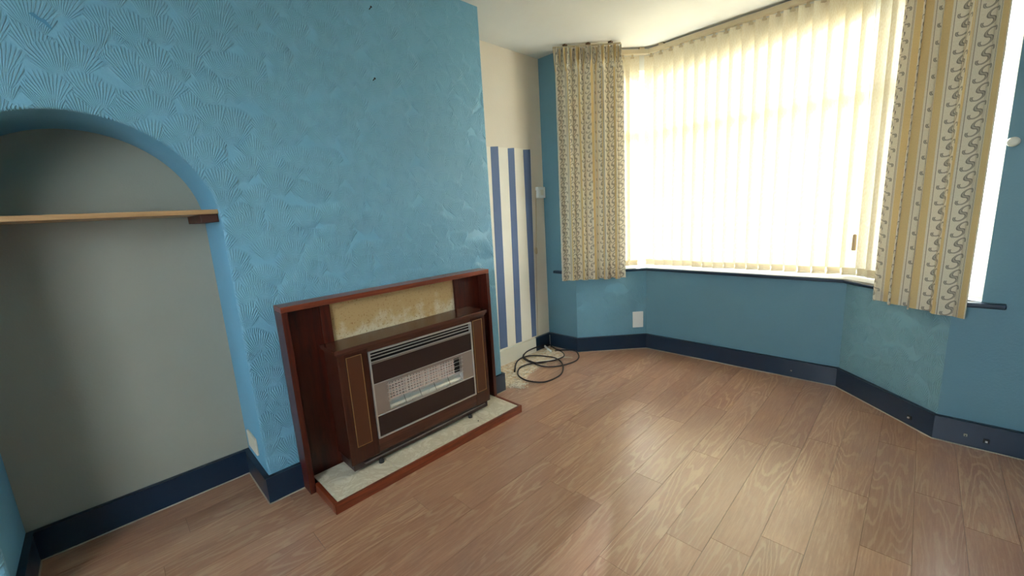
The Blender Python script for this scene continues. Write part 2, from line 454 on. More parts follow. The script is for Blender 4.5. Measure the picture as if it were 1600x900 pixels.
mb.add([(0, Y1, -.004), (-DA, Y1, -.004), (-DA, Y1, H), (0, Y1, H)], [(0, 1, 2, 3)], 1)
wall_ch = mb.build('wall_chimney', ['fan', 'blue'])
bm = bmesh.new(); bm.from_mesh(wall_ch.data); bmesh.ops.remove_doubles(bm, verts=bm.verts, dist=1e-4)
bmesh.ops.recalc_face_normals(bm, faces=bm.faces)
ed = [e for e in bm.edges if all(abs(v.co.x) < 1e-5 for v in e.verts) and len(e.link_faces) == 2 and e.calc_face_angle(0) > .8]
bmesh.ops.bevel(bm, geom=ed, offset=.011, segments=3, profile=.5, affect='EDGES')
for f in bm.faces:
    if f.material_index == 1: f.smooth = True
bm.to_mesh(wall_ch.data); bm.free()
tag(wall_ch, 'blue chimney breast wall with embossed fan pattern paper and arched recess', 'wall', kind='structure')
tear = MB()
ring = [(-.395, 1.922), (-.383, 1.926), (-.372, 1.914), (-.362, 1.912), (-.352, 1.894), (-.350, 1.884), (-.358, 1.888), (-.366, 1.900), (-.380, 1.908)]
tear.add([(.0006, y, z) for y, z in ring] + [(-.001, y, z) for y, z in ring], [tuple(range(len(ring)))] + [(i, (i+1) % 9, 9+(i+1) % 9, 9+i) for i in range(9)])
MAT['tearblue'] = plaster('scuffed_blue', lin(84, 146, 180), .0008, 90, .6)
tear.build('paper_scuff', 'tearblue', wall_ch)['label'] = 'darker scuff in the blue paper'

w = MB().box(-DA-.1, -DA, ARCH_Y0-.15, ARCH_Y1+.1, -.004, ARCH_Z+ARCH_R+.15).build('wall_alcove', 'grey')
tag(w, 'plain grey beige wall at the back of the arched recess', 'wall', kind='structure')
wall_l = MB().box(-DA-.1, -DA, Y1-.05, YW+.02, -.004, H).build('wall_left', 'cream')
tag(wall_l, 'cream papered wall between chimney breast and bay window', 'wall', kind='structure')
# striped paper remnant: cream sheet with three blue strips
sheet = MB()
E0 = [(1.50, 2.25, .135), (1.50, 2.285, 1.735)]
sheet.add([(-DA+.0012, 1.47, .13), (-DA+.0012, 2.246, .13), (-DA+.0012, 2.285, 1.735), (-DA+.0012, 1.47, 1.715), (-DA-.001, 1.47, .13), (-DA-.001, 2.246, .13), (-DA-.001, 2.285, 1.735), (-DA-.001, 1.47, 1.715)],
          [(0, 1, 2, 3), (0, 4, 5, 1), (1, 5, 6, 2), (2, 6, 7, 3), (3, 7, 4, 0)])
sh = sheet.build('striped_paper', 'stripebase', wall_l)
for (a0, a1, b0, b1) in ((1.793, 1.880, 1.829, 1.909), (1.980, 2.051, 2.013, 2.085), (2.183, 2.242, 2.189, 2.275)):
    x = -DA + .0026; q = -DA + .001
    MB().add([(x, a0, .138), (x, a1, .136), (x, b1, 1.732), (x, b0, 1.724), (q, a0, .138), (q, a1, .136), (q, b1, 1.732), (q, b0, 1.724)],
             [(0, 1, 2, 3), (0, 4, 5, 1), (1, 5, 6, 2), (2, 6, 7, 3), (3, 7, 4, 0)]).build('blue_stripe', 'stripe', sh)

# window wall left and right of the bay, reveals, wall under the sill, lintel
wl = MB()
wl.prism([(-DA-.1, YW), (XB0, YW), (XB0-.02, YW+.26), (-DA-.1, YW+.26)], -.004, SILL_B)
wl.prism([(-DA-.1, YW), (WL, YW), (WL-.02, YW+.1), (WL-.10, YW+.26), (-DA-.1, YW+.26)], SILL_B, H)
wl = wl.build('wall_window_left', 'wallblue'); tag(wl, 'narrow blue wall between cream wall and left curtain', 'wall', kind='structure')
wr = MB()
wr.prism([(XB1, YW), (XR+.1, YW), (XR+.1, YW+.26), (XB1+.02, YW+.26)], -.004, SILL_B)
wr.prism([(WR, YW), (XR+.1, YW), (XR+.1, YW+.26), (WR+.10, YW+.26), (WR+.02, YW+.1)], SILL_B, H)
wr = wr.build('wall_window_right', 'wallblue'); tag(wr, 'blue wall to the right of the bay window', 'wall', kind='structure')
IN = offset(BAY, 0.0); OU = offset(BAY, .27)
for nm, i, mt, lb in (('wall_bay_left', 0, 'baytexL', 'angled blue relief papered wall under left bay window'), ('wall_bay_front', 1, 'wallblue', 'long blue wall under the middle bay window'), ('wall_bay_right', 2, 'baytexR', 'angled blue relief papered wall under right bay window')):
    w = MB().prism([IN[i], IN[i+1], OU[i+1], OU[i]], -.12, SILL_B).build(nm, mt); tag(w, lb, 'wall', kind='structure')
LIN0, LIN1 = offset(BAY, .125), offset(BAY, .27)
lt = MB()
for i in range(3): lt.prism([LIN0[i], LIN0[i+1], LIN1[i+1], LIN1[i]], 2.29, H)
lt = lt.build('trim_3', 'ceiling'); tag(lt, 'white boxed lintel above the bay windows behind the blinds', 'trim', kind='structure')

# unseen rest of the room
w = MB().box(XR, XR+.1, YBACK-.1, YW+.26, -.12, H).build('wall_right', 'wallblue'); tag(w, 'blue wall on the right side of the room', 'wall', kind='structure')
bw = MB(); WX0, WX1, WZ0, WZ1 = 1.15, 2.65, .8, 2.1
bw.box(-.1, WX0, YBACK-.2, YBACK, -.12, H).box(WX1, XR+.1, YBACK-.2, YBACK, -.12, H).box(WX0, WX1, YBACK-.2, YBACK, -.12, WZ0).box(WX0, WX1, YBACK-.2, YBACK, WZ1, H)
bw = bw.build('wall_back', 'wallblue'); tag(bw, 'blue wall behind the viewer with a wide window', 'wall', kind='structure')
wn = MB()
wn.box(WX0, WX1, YBACK-.15, YBACK-.09, WZ0, WZ0+.06).box(WX0, WX1, YBACK-.15, YBACK-.09, WZ1-.06, WZ1)
for xx in (WX0, (WX0+WX1)/2-.03, WX1-.06): wn.box(xx, xx+.06, YBACK-.15, YBACK-.09, WZ0+.06, WZ1-.06)
w4 = empty('window_4', ((WX0+WX1)/2, YBACK-.12, WZ0), 'white framed window in the wall behind the viewer', 'window', kind='structure')
wn.build('window_frame', 'pvc', w4)
for xx in (WX0+.06, (WX0+WX1)/2+.03): MB().box(xx, xx+(WX1-WX0)/2-.09, YBACK-.122, YBACK-.118, WZ0+.06, WZ1-.06).build('pane', 'glass', w4)

# window units of the bay: frame, transom, mullions, panes
F0, F1 = offset(BAY, .15), offset(BAY, .205)
def lerp2(a, b, t): return (a[0]+(b[0]-a[0])*t, a[1]+(b[1]-a[1])*t)
def window(n, i, mull, label):
    a, b = F0[i], F0[i+1]; c, d = F1[i], F1[i+1]
    if i == 0: t0 = .0; a, c = (WL-.02, YW+.06), (WL-.06, YW+.10)
    if i == 2: b, d = (WR+.02, YW+.06), (WR+.06, YW+.10)
    mid = lerp2(a, b, .5); root = empty('window_%d' % n, (mid[0], mid[1], SILL_T), label, 'window', kind='structure')
    L = math.hypot(b[0]-a[0], b[1]-a[1])
    def piece(t0, t1, z0, z1, inset=0):
        q = [lerp2(a, b, t0), lerp2(a, b, t1), lerp2(c, d, t1), lerp2(c, d, t0)]
        return MB().prism(q, z0, z1)
    fw = .055/L; zt, zb, ztr = 2.29, SILL_T, 1.80
    fr = MB()
    for args in ((0, 1, zb, zb+.06), (0, 1, zt-.05, zt), (0, fw, zb+.06, zt-.05), (1-fw, 1, zb+.06, zt-.05)):
        q = piece(*args); fr.add(q.v, q.f)
    fr.build('window_frame', 'pvc', root, .003)
    piece(fw, 1-fw, ztr-.032, ztr+.032).build('transom', 'pvc', root, .003)
    cuts = [fw] + [m for m in mull] + [1-fw]
    for m in mull:
        piece(m-fw*.5, m+fw*.5, zb+.06, ztr-.032).build('mullion', 'pvc', root, .003)
        piece(m-fw*.5, m+fw*.5, ztr+.032, zt-.05).build('mullion', 'pvc', root, .003)
    def pane(t0, t1, z0, z1):
        q = [lerp2(lerp2(a, b, t0), lerp2(c, d, t0), .45), lerp2(lerp2(a, b, t1), lerp2(c, d, t1), .45), lerp2(lerp2(a, b, t1), lerp2(c, d, t1), .55), lerp2(lerp2(a, b, t0), lerp2(c, d, t0), .55)]
        MB().prism(q, z0, z1).build('pane', 'glass', root)
    for k in range(len(cuts)-1):
        t0 = cuts[k] + (fw*.5 if k else 0); t1 = cuts[k+1] - (fw*.5 if k < len(cuts)-2 else 0)
        pane(t0, t1, zb+.06, ztr-.032); pane(t0, t1, ztr+.032, zt-.05)
    return root
window(1, 0, [], 'white plastic window behind the left curtain')
window(2, 1, [], 'wide white plastic window in the middle of the bay')
window(3, 2, [], 'white plastic window behind the right curtain')

# window sill: white board with a navy nosing that runs past the opening
HP = [(-.255, YW)] + BAY + [(2.305, YW)]
sill = empty('trim_1', ((XF0+XF1)/2, YB, SILL_B), 'white window sill with navy painted front edge', 'window sill', kind='structure')
S0 = offset(HP, -.012); B1 = offset(BAY, .155)
bd = MB()
inn = [(WL+.012, YW-.004)] + S0[2:4] + [(WR-.012, YW-.004)]
bd.prism([(WL+.004, YW)] + [S0[2], S0[3]] + [(WR-.004, YW), (WR+.03, YW+.09), B1[2], B1[1], (WL-.03, YW+.09)], SILL_B+.003, SILL_T)
bd.build('window_board', 'sillwhite', sill)
ns = MB(); strip(ns, HP, -.034, 0.0, SILL_B, SILL_T-.0015); ns.build('nosing', 'navy', sill, .006, seg=3)

# skirting boards with a pale sealant line along the floor
def skirt(name, path, label, mat='navy', bead=True, h=HS, t=.018):
    mb = MB(); strip(mb, path, 0, -t, 0, h, .004); o = mb.build(name, mat)
    tag(o, label, 'baseboard', kind='structure')
    if bead:
        b = MB(); strip(b, path, -t, -t-.0045, 0, .0035); b.build('sealant_line', 'bead', o)
    return o
skirt('baseboard_alcove', [(0, ARCH_Y0), (-DA, ARCH_Y0), (-DA, ARCH_Y1), (0.0, ARCH_Y1)][::1], 'navy skirting board around the inside of the arched recess')
skirt('baseboard_chimney_left', [(-.018, ARCH_Y1), (0, ARCH_Y1), (0, .131)], 'short navy skirting left of the fire surround')
skirt('baseboard_chimney_right', [(0, 1.328), (0, Y1), (-.10, Y1)], 'tiny navy skirting right of the fire surround')
sk = skirt('baseboard_left', [(-DA, Y1+.02), (-DA, 2.215)], 'cream skirting board under the striped paper', 'white_wood', False)
bw_ = skirt('baseboard_bay', [(-DA, 2.215), (-DA, YW), BAY[0], BAY[1], BAY[2], BAY[3], (XR, YW)], 'navy skirting board following the bay window wall')
skirt('baseboard_right', [(XR, YW-.03), (XR, YBACK)], 'navy skirting board along the right wall')
skirt('baseboard_niche_side', [(0, YBACK), (0, ARCH_Y0-.0)], 'navy skirting board left of the arched recess')

# outside ground
g = MB().box(-15, 15, 3.3, 30, -.5, -.45).build('ground', 'ground'); tag(g, 'pale paving outside the bay window', 'ground', kind='structure')
g = MB().box(-15, 15, -30, YBACK-.3, -.5, -.45).build('ground', 'ground'); tag(g, 'pale paving outside the back window', 'ground', kind='structure')

# ================================================================== FIRE SURROUND
SY0, SY1, SH, SD, ST = .131, 1.326, .893, .100, .025
sur = empty('fire_surround', (SD/2, (SY0+SY1)/2, 0), 'dark mahogany fire surround framing the gas fire', 'fire surround')
MB().box(.0005, SD, SY0, SY1, SH-ST, SH).build('top_rail', 'mahog_y', sur, .002)
MB().box(.0005, SD, SY0, SY0+ST, 0, SH-ST).build('stile', 'mahog_z', sur, .002)
MB().box(.0005, SD, SY1-ST, SY1, 0, SH-ST).build('stile', 'mahog_z', sur, .002)
MB().box(.0005, .018, SY0+ST, .361, .003, SH-ST).build('side_panel', 'mahog_z', sur)
MB().box(.0005, .018, 1.102, SY1-ST, .003, SH-ST).build('side_panel', 'mahog_z', sur)
MB().box(.018, .030, .315, .360, .05, SH-ST).build('upright_strip', 'mahog_z', sur, .0015)
MB().box(.018, .030, 1.103, 1.118, .05, SH-ST).build('upright_strip', 'mahog_z', sur, .0015)
MB().box(.0005, .016, .361, 1.102, .003, SH-ST).build('centre_panel', 'panel', sur)['label'] = 'cream stained panel'

# hearth
HX, HY0, HY1, HH, HE = .328, .155, 1.322, .047, .017
he = empty('hearth', (HX/2, (HY0+HY1)/2, 0), 'low marble tiled hearth with mahogany edging', 'hearth')
MB().box(HX-HE, HX, HY0, HY1, 0, HH).build('front_edging', 'mahog_y', he, .002)
MB().box(SD+.001, HX-HE, HY0, HY0+HE, 0, HH).build('side_edging', 'mahog_x', he, .002)
MB().box(SD+.001, HX-HE, HY1-HE, HY1, 0, HH).build('side_edging', 'mahog_x', he, .002)
MB().box(.02, HX-HE, HY0+HE, HY1-HE, .001, HH-.010).build('base_board', 'black', he)
js = [HY0+HE, .470, .762, 1.055, HY1-HE]
for a, b in zip(js, js[1:]): MB().box(.032, HX-HE-.0008, a+.0012, b-.0012, HH-.010, HH-.002).build('tile', 'tile', he, .001)

# ================================================================== GAS FIRE
gf = empty('gas_fire', (.115, .738, HH), 'brown wood effect gas fire with chrome grille on the hearth', 'gas fire')
XFR = .200
MB().box(.034, .165, .302, 1.172, .115, .652).build('body', 'walnut_z', gf, .002)
MB().box(.034, .212, .284, 1.192, .654, .674).build('top', 'walnut_y', gf, .004)
MB().box(.06, .204, .292, 1.184, .645, .654).build('top_moulding', 'walnut_y', gf, .002)
fp = MB().box(.165, XFR, .296, .440, .100, .645).build('front_stile', 'walnut_z', gf, .003)
fq = MB().box(.165, XFR, 1.071, 1.178, .100, .645).build('front_stile', 'walnut_z', gf, .003)
MB().box(.165, XFR, .440, 1.071, .627, .645).build('front_rail', 'walnut_y', gf, .001)
MB().box(.165, XFR, .440, 1.071, .108, .177).build('front_rail', 'walnut_y', gf, .002)
for par, a, b in ((fp, .334, .408), (fq, 1.082, 1.153)):
    MB().box(XFR, XFR+.0012, a, b, .182, .628).build('inlay_panel', 'inlay', par)
    l = MB(); xx = XFR+.0012
    l.box(xx, xx+.0008, a, a+.0026, .182, .628).box(xx, xx+.0008, b-.0026, b, .182, .628).box(xx, xx+.0008, a, b, .182, .1846).box(xx, xx+.0008, a, b, .6254, .628)
    l.build('inlay_line', 'gold', par)
ch = MB(); a, b, z0, z1, tw = .441, 1.070, .178, .626, .008
ch.box(.185, XFR+.006, a, a+tw, z0, z1).box(.185, XFR+.006, b-tw, b, z0, z1).box(.185, XFR+.006, a, b, z1-tw, z1).box(.185, XFR+.006, a, b, z0, z0+tw)
ch.build('chrome_frame', 'chrome', gf, .0015)
MB().box(.1655, .170, .449, 1.062, .186, .618).build('inner_back', 'black', gf)
for z in (.605, .589, .571): MB().box(.195, XFR+.002, .449, 1.062, z-.0022, z+.0022).build('louvre_bar', 'chrome', gf, .001)
MB().box(.192, XFR+.002, .449, 1.062, .560, .566).build('louvre_bar', 'satin', gf, .001)
MB().box(.172, XFR, .449, 1.062, .460, .560).build('upper_panel', 'darkbrown', gf, .001)
MB().box(.172, XFR+.001, .449, 1.062, .186, .293).build('lower_panel', 'darkbrown', gf, .001)
OY0, OY1, OZ0, OZ1 = .520, .985, .302, .442
rp = MB(); rp.box(.172, XFR, .449, OY0, .297, .458).box(.172, XFR, OY1, 1.062, .297, .458).box(.172, XFR, OY0, OY1, OZ1, .458).box(.172, XFR, OY0, OY1, .297, OZ0)
rp.build('radiant_surround', 'satin', gf, .001)
MB().box(XFR, XFR+.005, .449, 1.062, .293, .298).build('trim_bar', 'chrome', gf, .001)
MB().box(XFR, XFR+.003, .449, 1.062, .457, .461).build('trim_bar', 'chrome', gf, .001)
# radiants: four ceramic lattices in a dark box, reflector trough below
rw = (.945-OY0-.004)/4
rmesh = MB()
for i in range(6): yy = rw*(i+.5)/6 - rw/2; rmesh.box(0, .010, yy-.0026, yy+.0026, 0, .096)
for i in range(7): zz = .005 + i*.0143; rmesh.box(.002, .012, -rw/2+.003, rw/2-.003, zz-.0030, zz+.0030)
rmesh.box(0, .014, -rw/2+.001, -rw/2+.004, 0, .096)
r0 = None
for i in range(4):
    o = (.1705, OY0+.004+rw*(i+.5), .345)
    if r0 is None:
        r0 = MB(); r0.v = [(v[0]+o[0], v[1]+o[1], v[2]+o[2]) for v in rmesh.v]; r0.f = rmesh.f; r0.mi = rmesh.mi
        r0 = r0.build('radiant', 'ceramic', gf, origin=o)
    else:
        c = r0.copy(); scene.collection.objects.link(c); c.parent = gf; c.location = Vector(o) - wloc[gf.name]; wloc[c.name] = Vector(o)
rf = MB(); prof = [(.172, .346), (.1735, .330), (.179, .316), (.188, .306), (.198, .302)]
for (xa, za), (xb, zb) in zip(prof, prof[1:]): rf.add([(xa, OY0, za), (xa, OY1, za), (xb, OY1, zb), (xb, OY0, zb)], [(0, 1, 2, 3)])
rf.build('reflector', 'chrome', gf)
for i in range(1, 5):
    yy = OY0 + (OY1-OY0)*i/5; MB().bar((.1755, yy, .344), (.198, yy, .303), .0015, .002, (0, 1, 0)).build('reflector_divider', 'darkbrown', gf)
for z in (.350, .372, .395, .418, .437): MB().tube([(XFR+.0005, OY0-.006, z), (XFR+.002, OY0, z), (XFR+.002, OY1, z), (XFR+.0005, OY1+.006, z)], .0013, 6).build('guard_wire', 'chrome', gf)
for i in range(5):
    yy = OY0 + .006 + (OY1-OY0-.012)*i/4; MB().tube([(XFR+.004, yy, OZ1+.006), (XFR+.0045, yy, .335), (XFR+.003, yy, .312), (XFR-.001, yy, OZ0+.004)], .0012, 6).build('guard_wire', 'chrome', gf)
MB().box(.05, .186, .310, 1.165, .061, .112).build('under_tray', 'darkbrown', gf, .002)
MB().bar((.190, .36, .082), (.190, 1.14, .088), .010, .003, (0, 0, 1)).build('lower_flap', 'satin', gf)
for yy in (.445, 1.02):
    mb = MB().tube([(.190, yy, HH-.0015), (.190, yy, HH+.007), (.186, yy, HH+.018)], .011, 14, [.013, .013, .010])
    mb.build('foot', 'rubber', gf)

# ================================================================== SHELF IN THE RECESS
sf = empty('alcove_shelf', (-.19, -.376, 1.298), 'light oak shelf spanning the arched recess', 'shelf')
MB().box(-DA+.002, -.020, ARCH_Y0+.003, -.002, 1.298, 1.316).build('shelf_board', 'oak', sf, .0015)
MB().box(-DA+.01, -.030, -.062, -.003, 1.266, 1.2975).build('batten', 'batten', sf, .0015)
MB().box(-DA+.01, -.030, ARCH_Y0+.004, ARCH_Y0+.062, 1.266, 1.2975).build('batten', 'batten', sf, .0015)

# ================================================================== VERTICAL BLINDS
TR = offset(BAY, .100)
tl = (WL+.03, YW+.04); trr = (WR-.03, YW+.04)
def slat_mesh(w, z0, z1):
    mb = MB(); n = 6; vs = []
    for zi in (z0, z1):
        for j in range(n+1):
            t = j/n - .5; vs.append((t*w, .010*(1-4*t*t) - .005, zi))
    mb.add(vs, [(j, j+1, n+1+j+1, n+1+j) for j in range(n)]); return mb
def make_blind(label, a, b, inset0, inset1, tilts):
    ax, ay = a; bx, by = b; L = math.hypot(bx-ax, by-ay); dx, dy = (bx-ax)/L, (by-ay)/L
    mid = ((ax+bx)/2, (ay+by)/2, 0)
    root = empty('vertical_blind', (mid[0], mid[1], SILL_T), label, 'blind')
    MB().bar((ax, ay, 2.417), (bx, by, 2.417), .042, .032).build('headrail', 'rail', root, .003)
    for t in (.08, .92): MB().bar((ax+dx*(L*t-.02), ay+dy*(L*t-.02), 2.4415), (ax+dx*(L*t+.02), ay+dy*(L*t+.02), 2.4415), .03, .017).build('ceiling_bracket', 'rail', root)
    p = .0785; n = int((L - inset0 - inset1)/p); W = .089
    ang0 = math.atan2(dy, dx); bot = []
    for i in range(n):
        s = inset0 + p*(i+.5); cx, cy = ax+dx*s, ay+dy*s
        ang = ang0 + math.radians(tilts(i/(max(1, n-1))) + random.uniform(-4, 4))
        zb = SILL_T + .006 + random.uniform(0, .006)
        key = 'slat_mesh'
        if key not in meshes:
            sm = slat_mesh(.104, .045, 2.385-SILL_T-.006); me = bpy.data.meshes.new('slat'); me.from_pydata(sm.v, [], sm.f); me.materials.append(MAT['slat'])
            for q in me.polygons: q.use_smooth = True
            meshes[key] = me
            hb = MB(); m_ = 8; vs = []
            for zi, yy, sc in ((.0, .0035, 1.0), (.006, .004, 1.0), (.022, .004, .90), (.040, .0035, 1.0), (.047, .003, 1.0)):
                for sgn in (1, -1):
                    for j in range(m_+1):
                        t = j/m_ - .5; vs.append((t*.079*sc, .010*(1-4*t*t) - .005 + sgn*yy*(1-abs(2*t)**4*.8), zi))
            r_ = m_ + 1; fs = []
            for k_ in range(4):
                for j in range(m_):
                    o_ = k_*2*r_; q_ = (k_+1)*2*r_
                    fs += [(o_+j, o_+j+1, q_+j+1, q_+j), (o_+r_+j, q_+r_+j, q_+r_+j+1, o_+r_+j+1)]
            for j in range(m_): fs += [(j, r_+j, r_+j+1, j+1), (8*r_+j, 8*r_+j+1, 8*r_+r_+j+1, 8*r_+r_+j)]
            hb.add(vs, fs); me = bpy.data.meshes.new('bottom_weight'); me.from_pydata(hb.v, [], hb.f); me.materials.append(MAT['slat_hem'])
            for q in me.polygons: q.use_smooth = True
            meshes['weight'] = me
            hg = MB().box(-.008, .008, -.002, .002, 0, .022).box(-.014, .014, -.0025, .0025, -.012, .002)
            me = bpy.data.meshes.new('hanger'); me.from_pydata(hg.v, [], hg.f); me.materials.append(MAT['rail']); meshes['hanger'] = me
        o = bpy.data.objects.new('slat', meshes[key]); link(o, root, (cx, cy, zb)); o.rotation_euler.z = ang
        for nm, mk, z in (('bottom_weight', 'weight', 0), ('hanger', 'hanger', 2.381-SILL_T-.006)):
            c = bpy.data.objects.new(nm, meshes[mk]); scene.collection.objects.link(c); c.parent = o; c.location = (0, 0, z)
        e = Vector((math.cos(ang), math.sin(ang), 0))*(W*.42)
        bot.append((Vector((cx, cy, zb+.014)) - e, Vector((cx, cy, zb+.014)) + e))
    for side in (-1, 1):
        pts = []; nn = Vector((-dy, dx, 0))*side*.012
        for l, r in bot:
            c = (l + r)/2 + nn; pts += [c, c + Vector((dx*p*.5, dy*p*.5, -.007))]
        if len(pts) > 2: MB().tube(pts[:-1], .0010, 5).build('bead_chain', 'cordwhite', root)
    return root
meshes = {}
make_blind('short vertical blind behind the left curtain', tl, TR[1], .02, .02, lambda t: -14)
bl = make_blind('wide cream vertical blind across the middle bay window', TR[1], TR[2], -.012, -.004, lambda t: 26)
make_blind('short vertical blind behind the right curtain', TR[2], trr, .0, -.03, lambda t: 8)
# control cords of the wide blind
cx, cy = 1.728, 2.905
MB().tube(catmull([(cx-.012, cy, 2.40), (cx-.006, cy, 1.9), (cx+.004, cy-.004, 1.4), (cx+.004, cy-.006, 1.10), (cx-.006, cy-.006, 1.05), (cx-.008, cy-.006, .975)], 6), .0012, 6).build('control_cord', 'cordwhite', bl)
loop = [(cx + .018*math.sin(a)-.004, cy-.008, 1.055 + .038*math.cos(a)) for a in [i*math.pi/10 for i in range(21)]]
MB().tube(loop, .0010, 5).build('control_cord', 'cordwhite', bl)
MB().tube([(cx-.008, cy-.006, .980), (cx-.008, cy-.006, .975), (cx-.008, cy-.006, .885), (cx-.008, cy-.006, .880)], .010, 10, [.006, .010, .0115, .009]).build('cord_weight', 'tassel', bl)

# ================================================================== CURTAINS
def curtain(label, path, folds, amp, z0, z1, phase, seed, fold_fn=None):
    rnd = random.Random(seed)
    pts = catmull([(x, y, 0) for x, y in path], 24) if len(path) > 2 else [Vector((path[0][0], path[0][1], 0)).lerp(Vector((path[1][0], path[1][1], 0)), i/48) for i in range(49)]
    cum = [0]
    for a, b in zip(pts, pts[1:]): cum.append(cum[-1] + (b-a).length)
    L = cum[-1]
    def at(s):
        s = min(max(s, 0), 1)*L
        for i in range(len(cum)-1):
            if cum[i+1] >= s or i == len(cum)-2:
                t = (s-cum[i])/(cum[i+1]-cum[i]); p = pts[i].lerp(pts[i+1], t); d = (pts[i+1]-pts[i]).normalized(); return p, Vector((d.y, -d.x, 0)), d
    NC, NR = 30*folds, 40
    kn = [0.0]
    for i in range(folds): kn.append(kn[-1] + rnd.uniform(.72, 1.28))
    kn = [k/kn[-1] for k in kn]; am = [rnd.uniform(.72, 1.15) for _ in range(folds+1)]; skew = [rnd.uniform(-.5, .5) for _ in range(folds+1)]
    def shape(s, h, z):
        for i in range(folds):
            if s <= kn[i+1] or i == folds-1: t = (s-kn[i])/(kn[i+1]-kn[i]); break
        A = amp*(am[i]*(1-t) + am[i+1]*t)
        ph = 2*math.pi*(t + .10*skew[i]*math.sin(2*math.pi*t)) + phase
        y = A*(math.sin(ph) + .22*math.sin(2*ph + 1.0)); x = .42*A*math.sin(2*ph)
        g = 1/(1 + math.exp(-(z - (z1-.13))/.02))         # gathered heading
        top = amp*.30*math.sin(3*ph) + amp*.22*math.sin(5*ph+1)
        sway = .004*math.sin(9*s + z*2.2 + seed)
        bell = 1 + .16*(1-h)
        return (1-g)*y*bell + g*(y*.28 + top) + sway*(1-g), x*(1-g)*bell
    def grid(za, zb_, rows, off, hemwave):
        mb = MB(); uv = []
        for r in range(rows+1):
            h = r/rows; z = za + (zb_-za)*h
            for c in range(NC+1):
                s = c/NC; p, n, d = at(s); o, lx = shape(s, (z-z0)/(z1-z0), z)
                q = p + n*(o - off) + d*lx; dz = (.006*math.sin(s*folds*6.28+1)*(1 - (z-z0)/.1) if z < z0+.1 and hemwave else 0)
                mb.v.append((q.x, q.y, z + dz)); uv.append((us[c], z))
        for r in range(rows):
            for c in range(NC):
                i = r*(NC+1)+c; mb.f.append([i, i+1, i+NC+2, i+NC+1]); mb.mi.append(0)
        mb.uv = uv; return mb
    us = [0]; zm = (z0+z1)/2; prev = None
    for c in range(NC+1):
        s = c/NC; p, n, d = at(s); o, lx = shape(s, .5, zm); q = p + n*o + d*lx
        if prev is not None: us.append(us[-1] + (q-prev).length)
        prev = q
    us = [u + seed*.037 for u in us]
    mid = at(.5)[0]; root = empty('curtain', (mid.x, mid.y, z0), label, 'curtain', 'curtains at the bay window')
    grid(z0, z1, NR, 0, True).build('curtain_cloth', 'curtain', root, smooth=True)
    grid(z0+.001, z0+.062, 4, .0035, True).build('hem', 'curtain', root, smooth=True)
    grid(z1-.085, z1-.01, 4, .0035, False).build('heading_tape', 'tape', root, smooth=True)
    for i in range(folds+1):
        p, n, d = at(min(.985, max(.015, kn[i]))); q = p - n*.008
        MB().tube([(q.x, q.y, z1-.05), (q.x, q.y, z1+.004)], .0018, 6).build('curtain_hook', 'white_plastic', root)
    # rail above the curtain
    rl = empty('curtain_rail', (mid.x, mid.y, z1), label.split(' curtain')[0].replace('cream and gold scroll striped', 'short ceiling rail carrying the') + ' curtain', 'curtain rail', 'curtain rails at the bay window')
    rp_ = [at(i/12)[0] - at(i/12)[1]*.010 + Vector((0, 0, z1+.010)) for i in range(13)]
    m_ = MB()
    for a, b in zip(rp_, rp_[1:]): m_.bar(a, b, .010, .012)
    m_.build('track', 'rail', rl)
    for t in (.18, .52, .85):
        p, n, d = at(t); q = p - n*.006; MB().box(q.x-.014, q.x+.014, q.y-.014, q.y+.014, z1+.014, H).build('rail_bracket', 'brass', rl, .002)
    return root
curtain('cream and gold scroll striped left curtain beside the striped wall', [(-.092, 2.296), (.278, 2.648)], 6, .042, .645, 2.424, .4, 3)
curtain('cream and gold scroll striped right curtain beside the blue wall', [(1.884, 2.560), (1.96, 2.484), (2.035, 2.415), (2.105, 2.366), (2.176, 2.343)], 4, .050, .648, 2.424, 1.2, 11)

# ================================================================== SMALL THINGS
# double plate on the left bay wall (vertical), on the angled face
def frame_on(p, n):
    n = Vector(n).normalized(); up = Vector((0, 0, 1)); r = up.cross(n); return Vector(p), r, up, n
def slab_on(mb, fr_, u0, u1, v0, v1, d0, d1):
    p, r, up, n = fr_; vs = [p + r*u + up*v + n*d for d in (d0, d1) for v in (v0, v1) for u in (u0, u1)]
    return mb.add(vs, [(0, 2, 3, 1), (4, 5, 7, 6), (0, 1, 5, 4), (2, 6, 7, 3), (0, 4, 6, 2), (1, 3, 7, 5)])
nb = Vector((YB-YW, -(XF0-XB0), 0)).normalized()
fr_ = frame_on((.329, 2.806, .258), nb)
so = empty('wall_plate', (.329, 2.806, .185), 'white blank socket plate low on the left bay wall', 'socket')
b = MB(); slab_on(b, fr_, -.046, .046, -.070, .070, .0, .009); pl_ = b.build('plate', 'white_plastic', so, .003)
for v in (-.0, ):
    for u in (-.030, .030): b = MB(); slab_on(b, fr_, u-.003, u+.003, v-.003, v+.003, .009, .0096); b.build('screw', 'chrome', so)
# socket low on the recess's right cheek
so = empty('wall_plate', (-.19, -.002, .175), 'cream socket plate above the skirting inside the arched recess', 'socket')
MB().box(-.262, -.118, -.010, -.0005, .178, .264).build('plate', 'white_wood', so, .003)
for xx in (-.245, -.135): MB().tube([(xx, -.0095, .221), (xx, -.0106, .221)], .003, 8).build('screw', 'chrome', so)
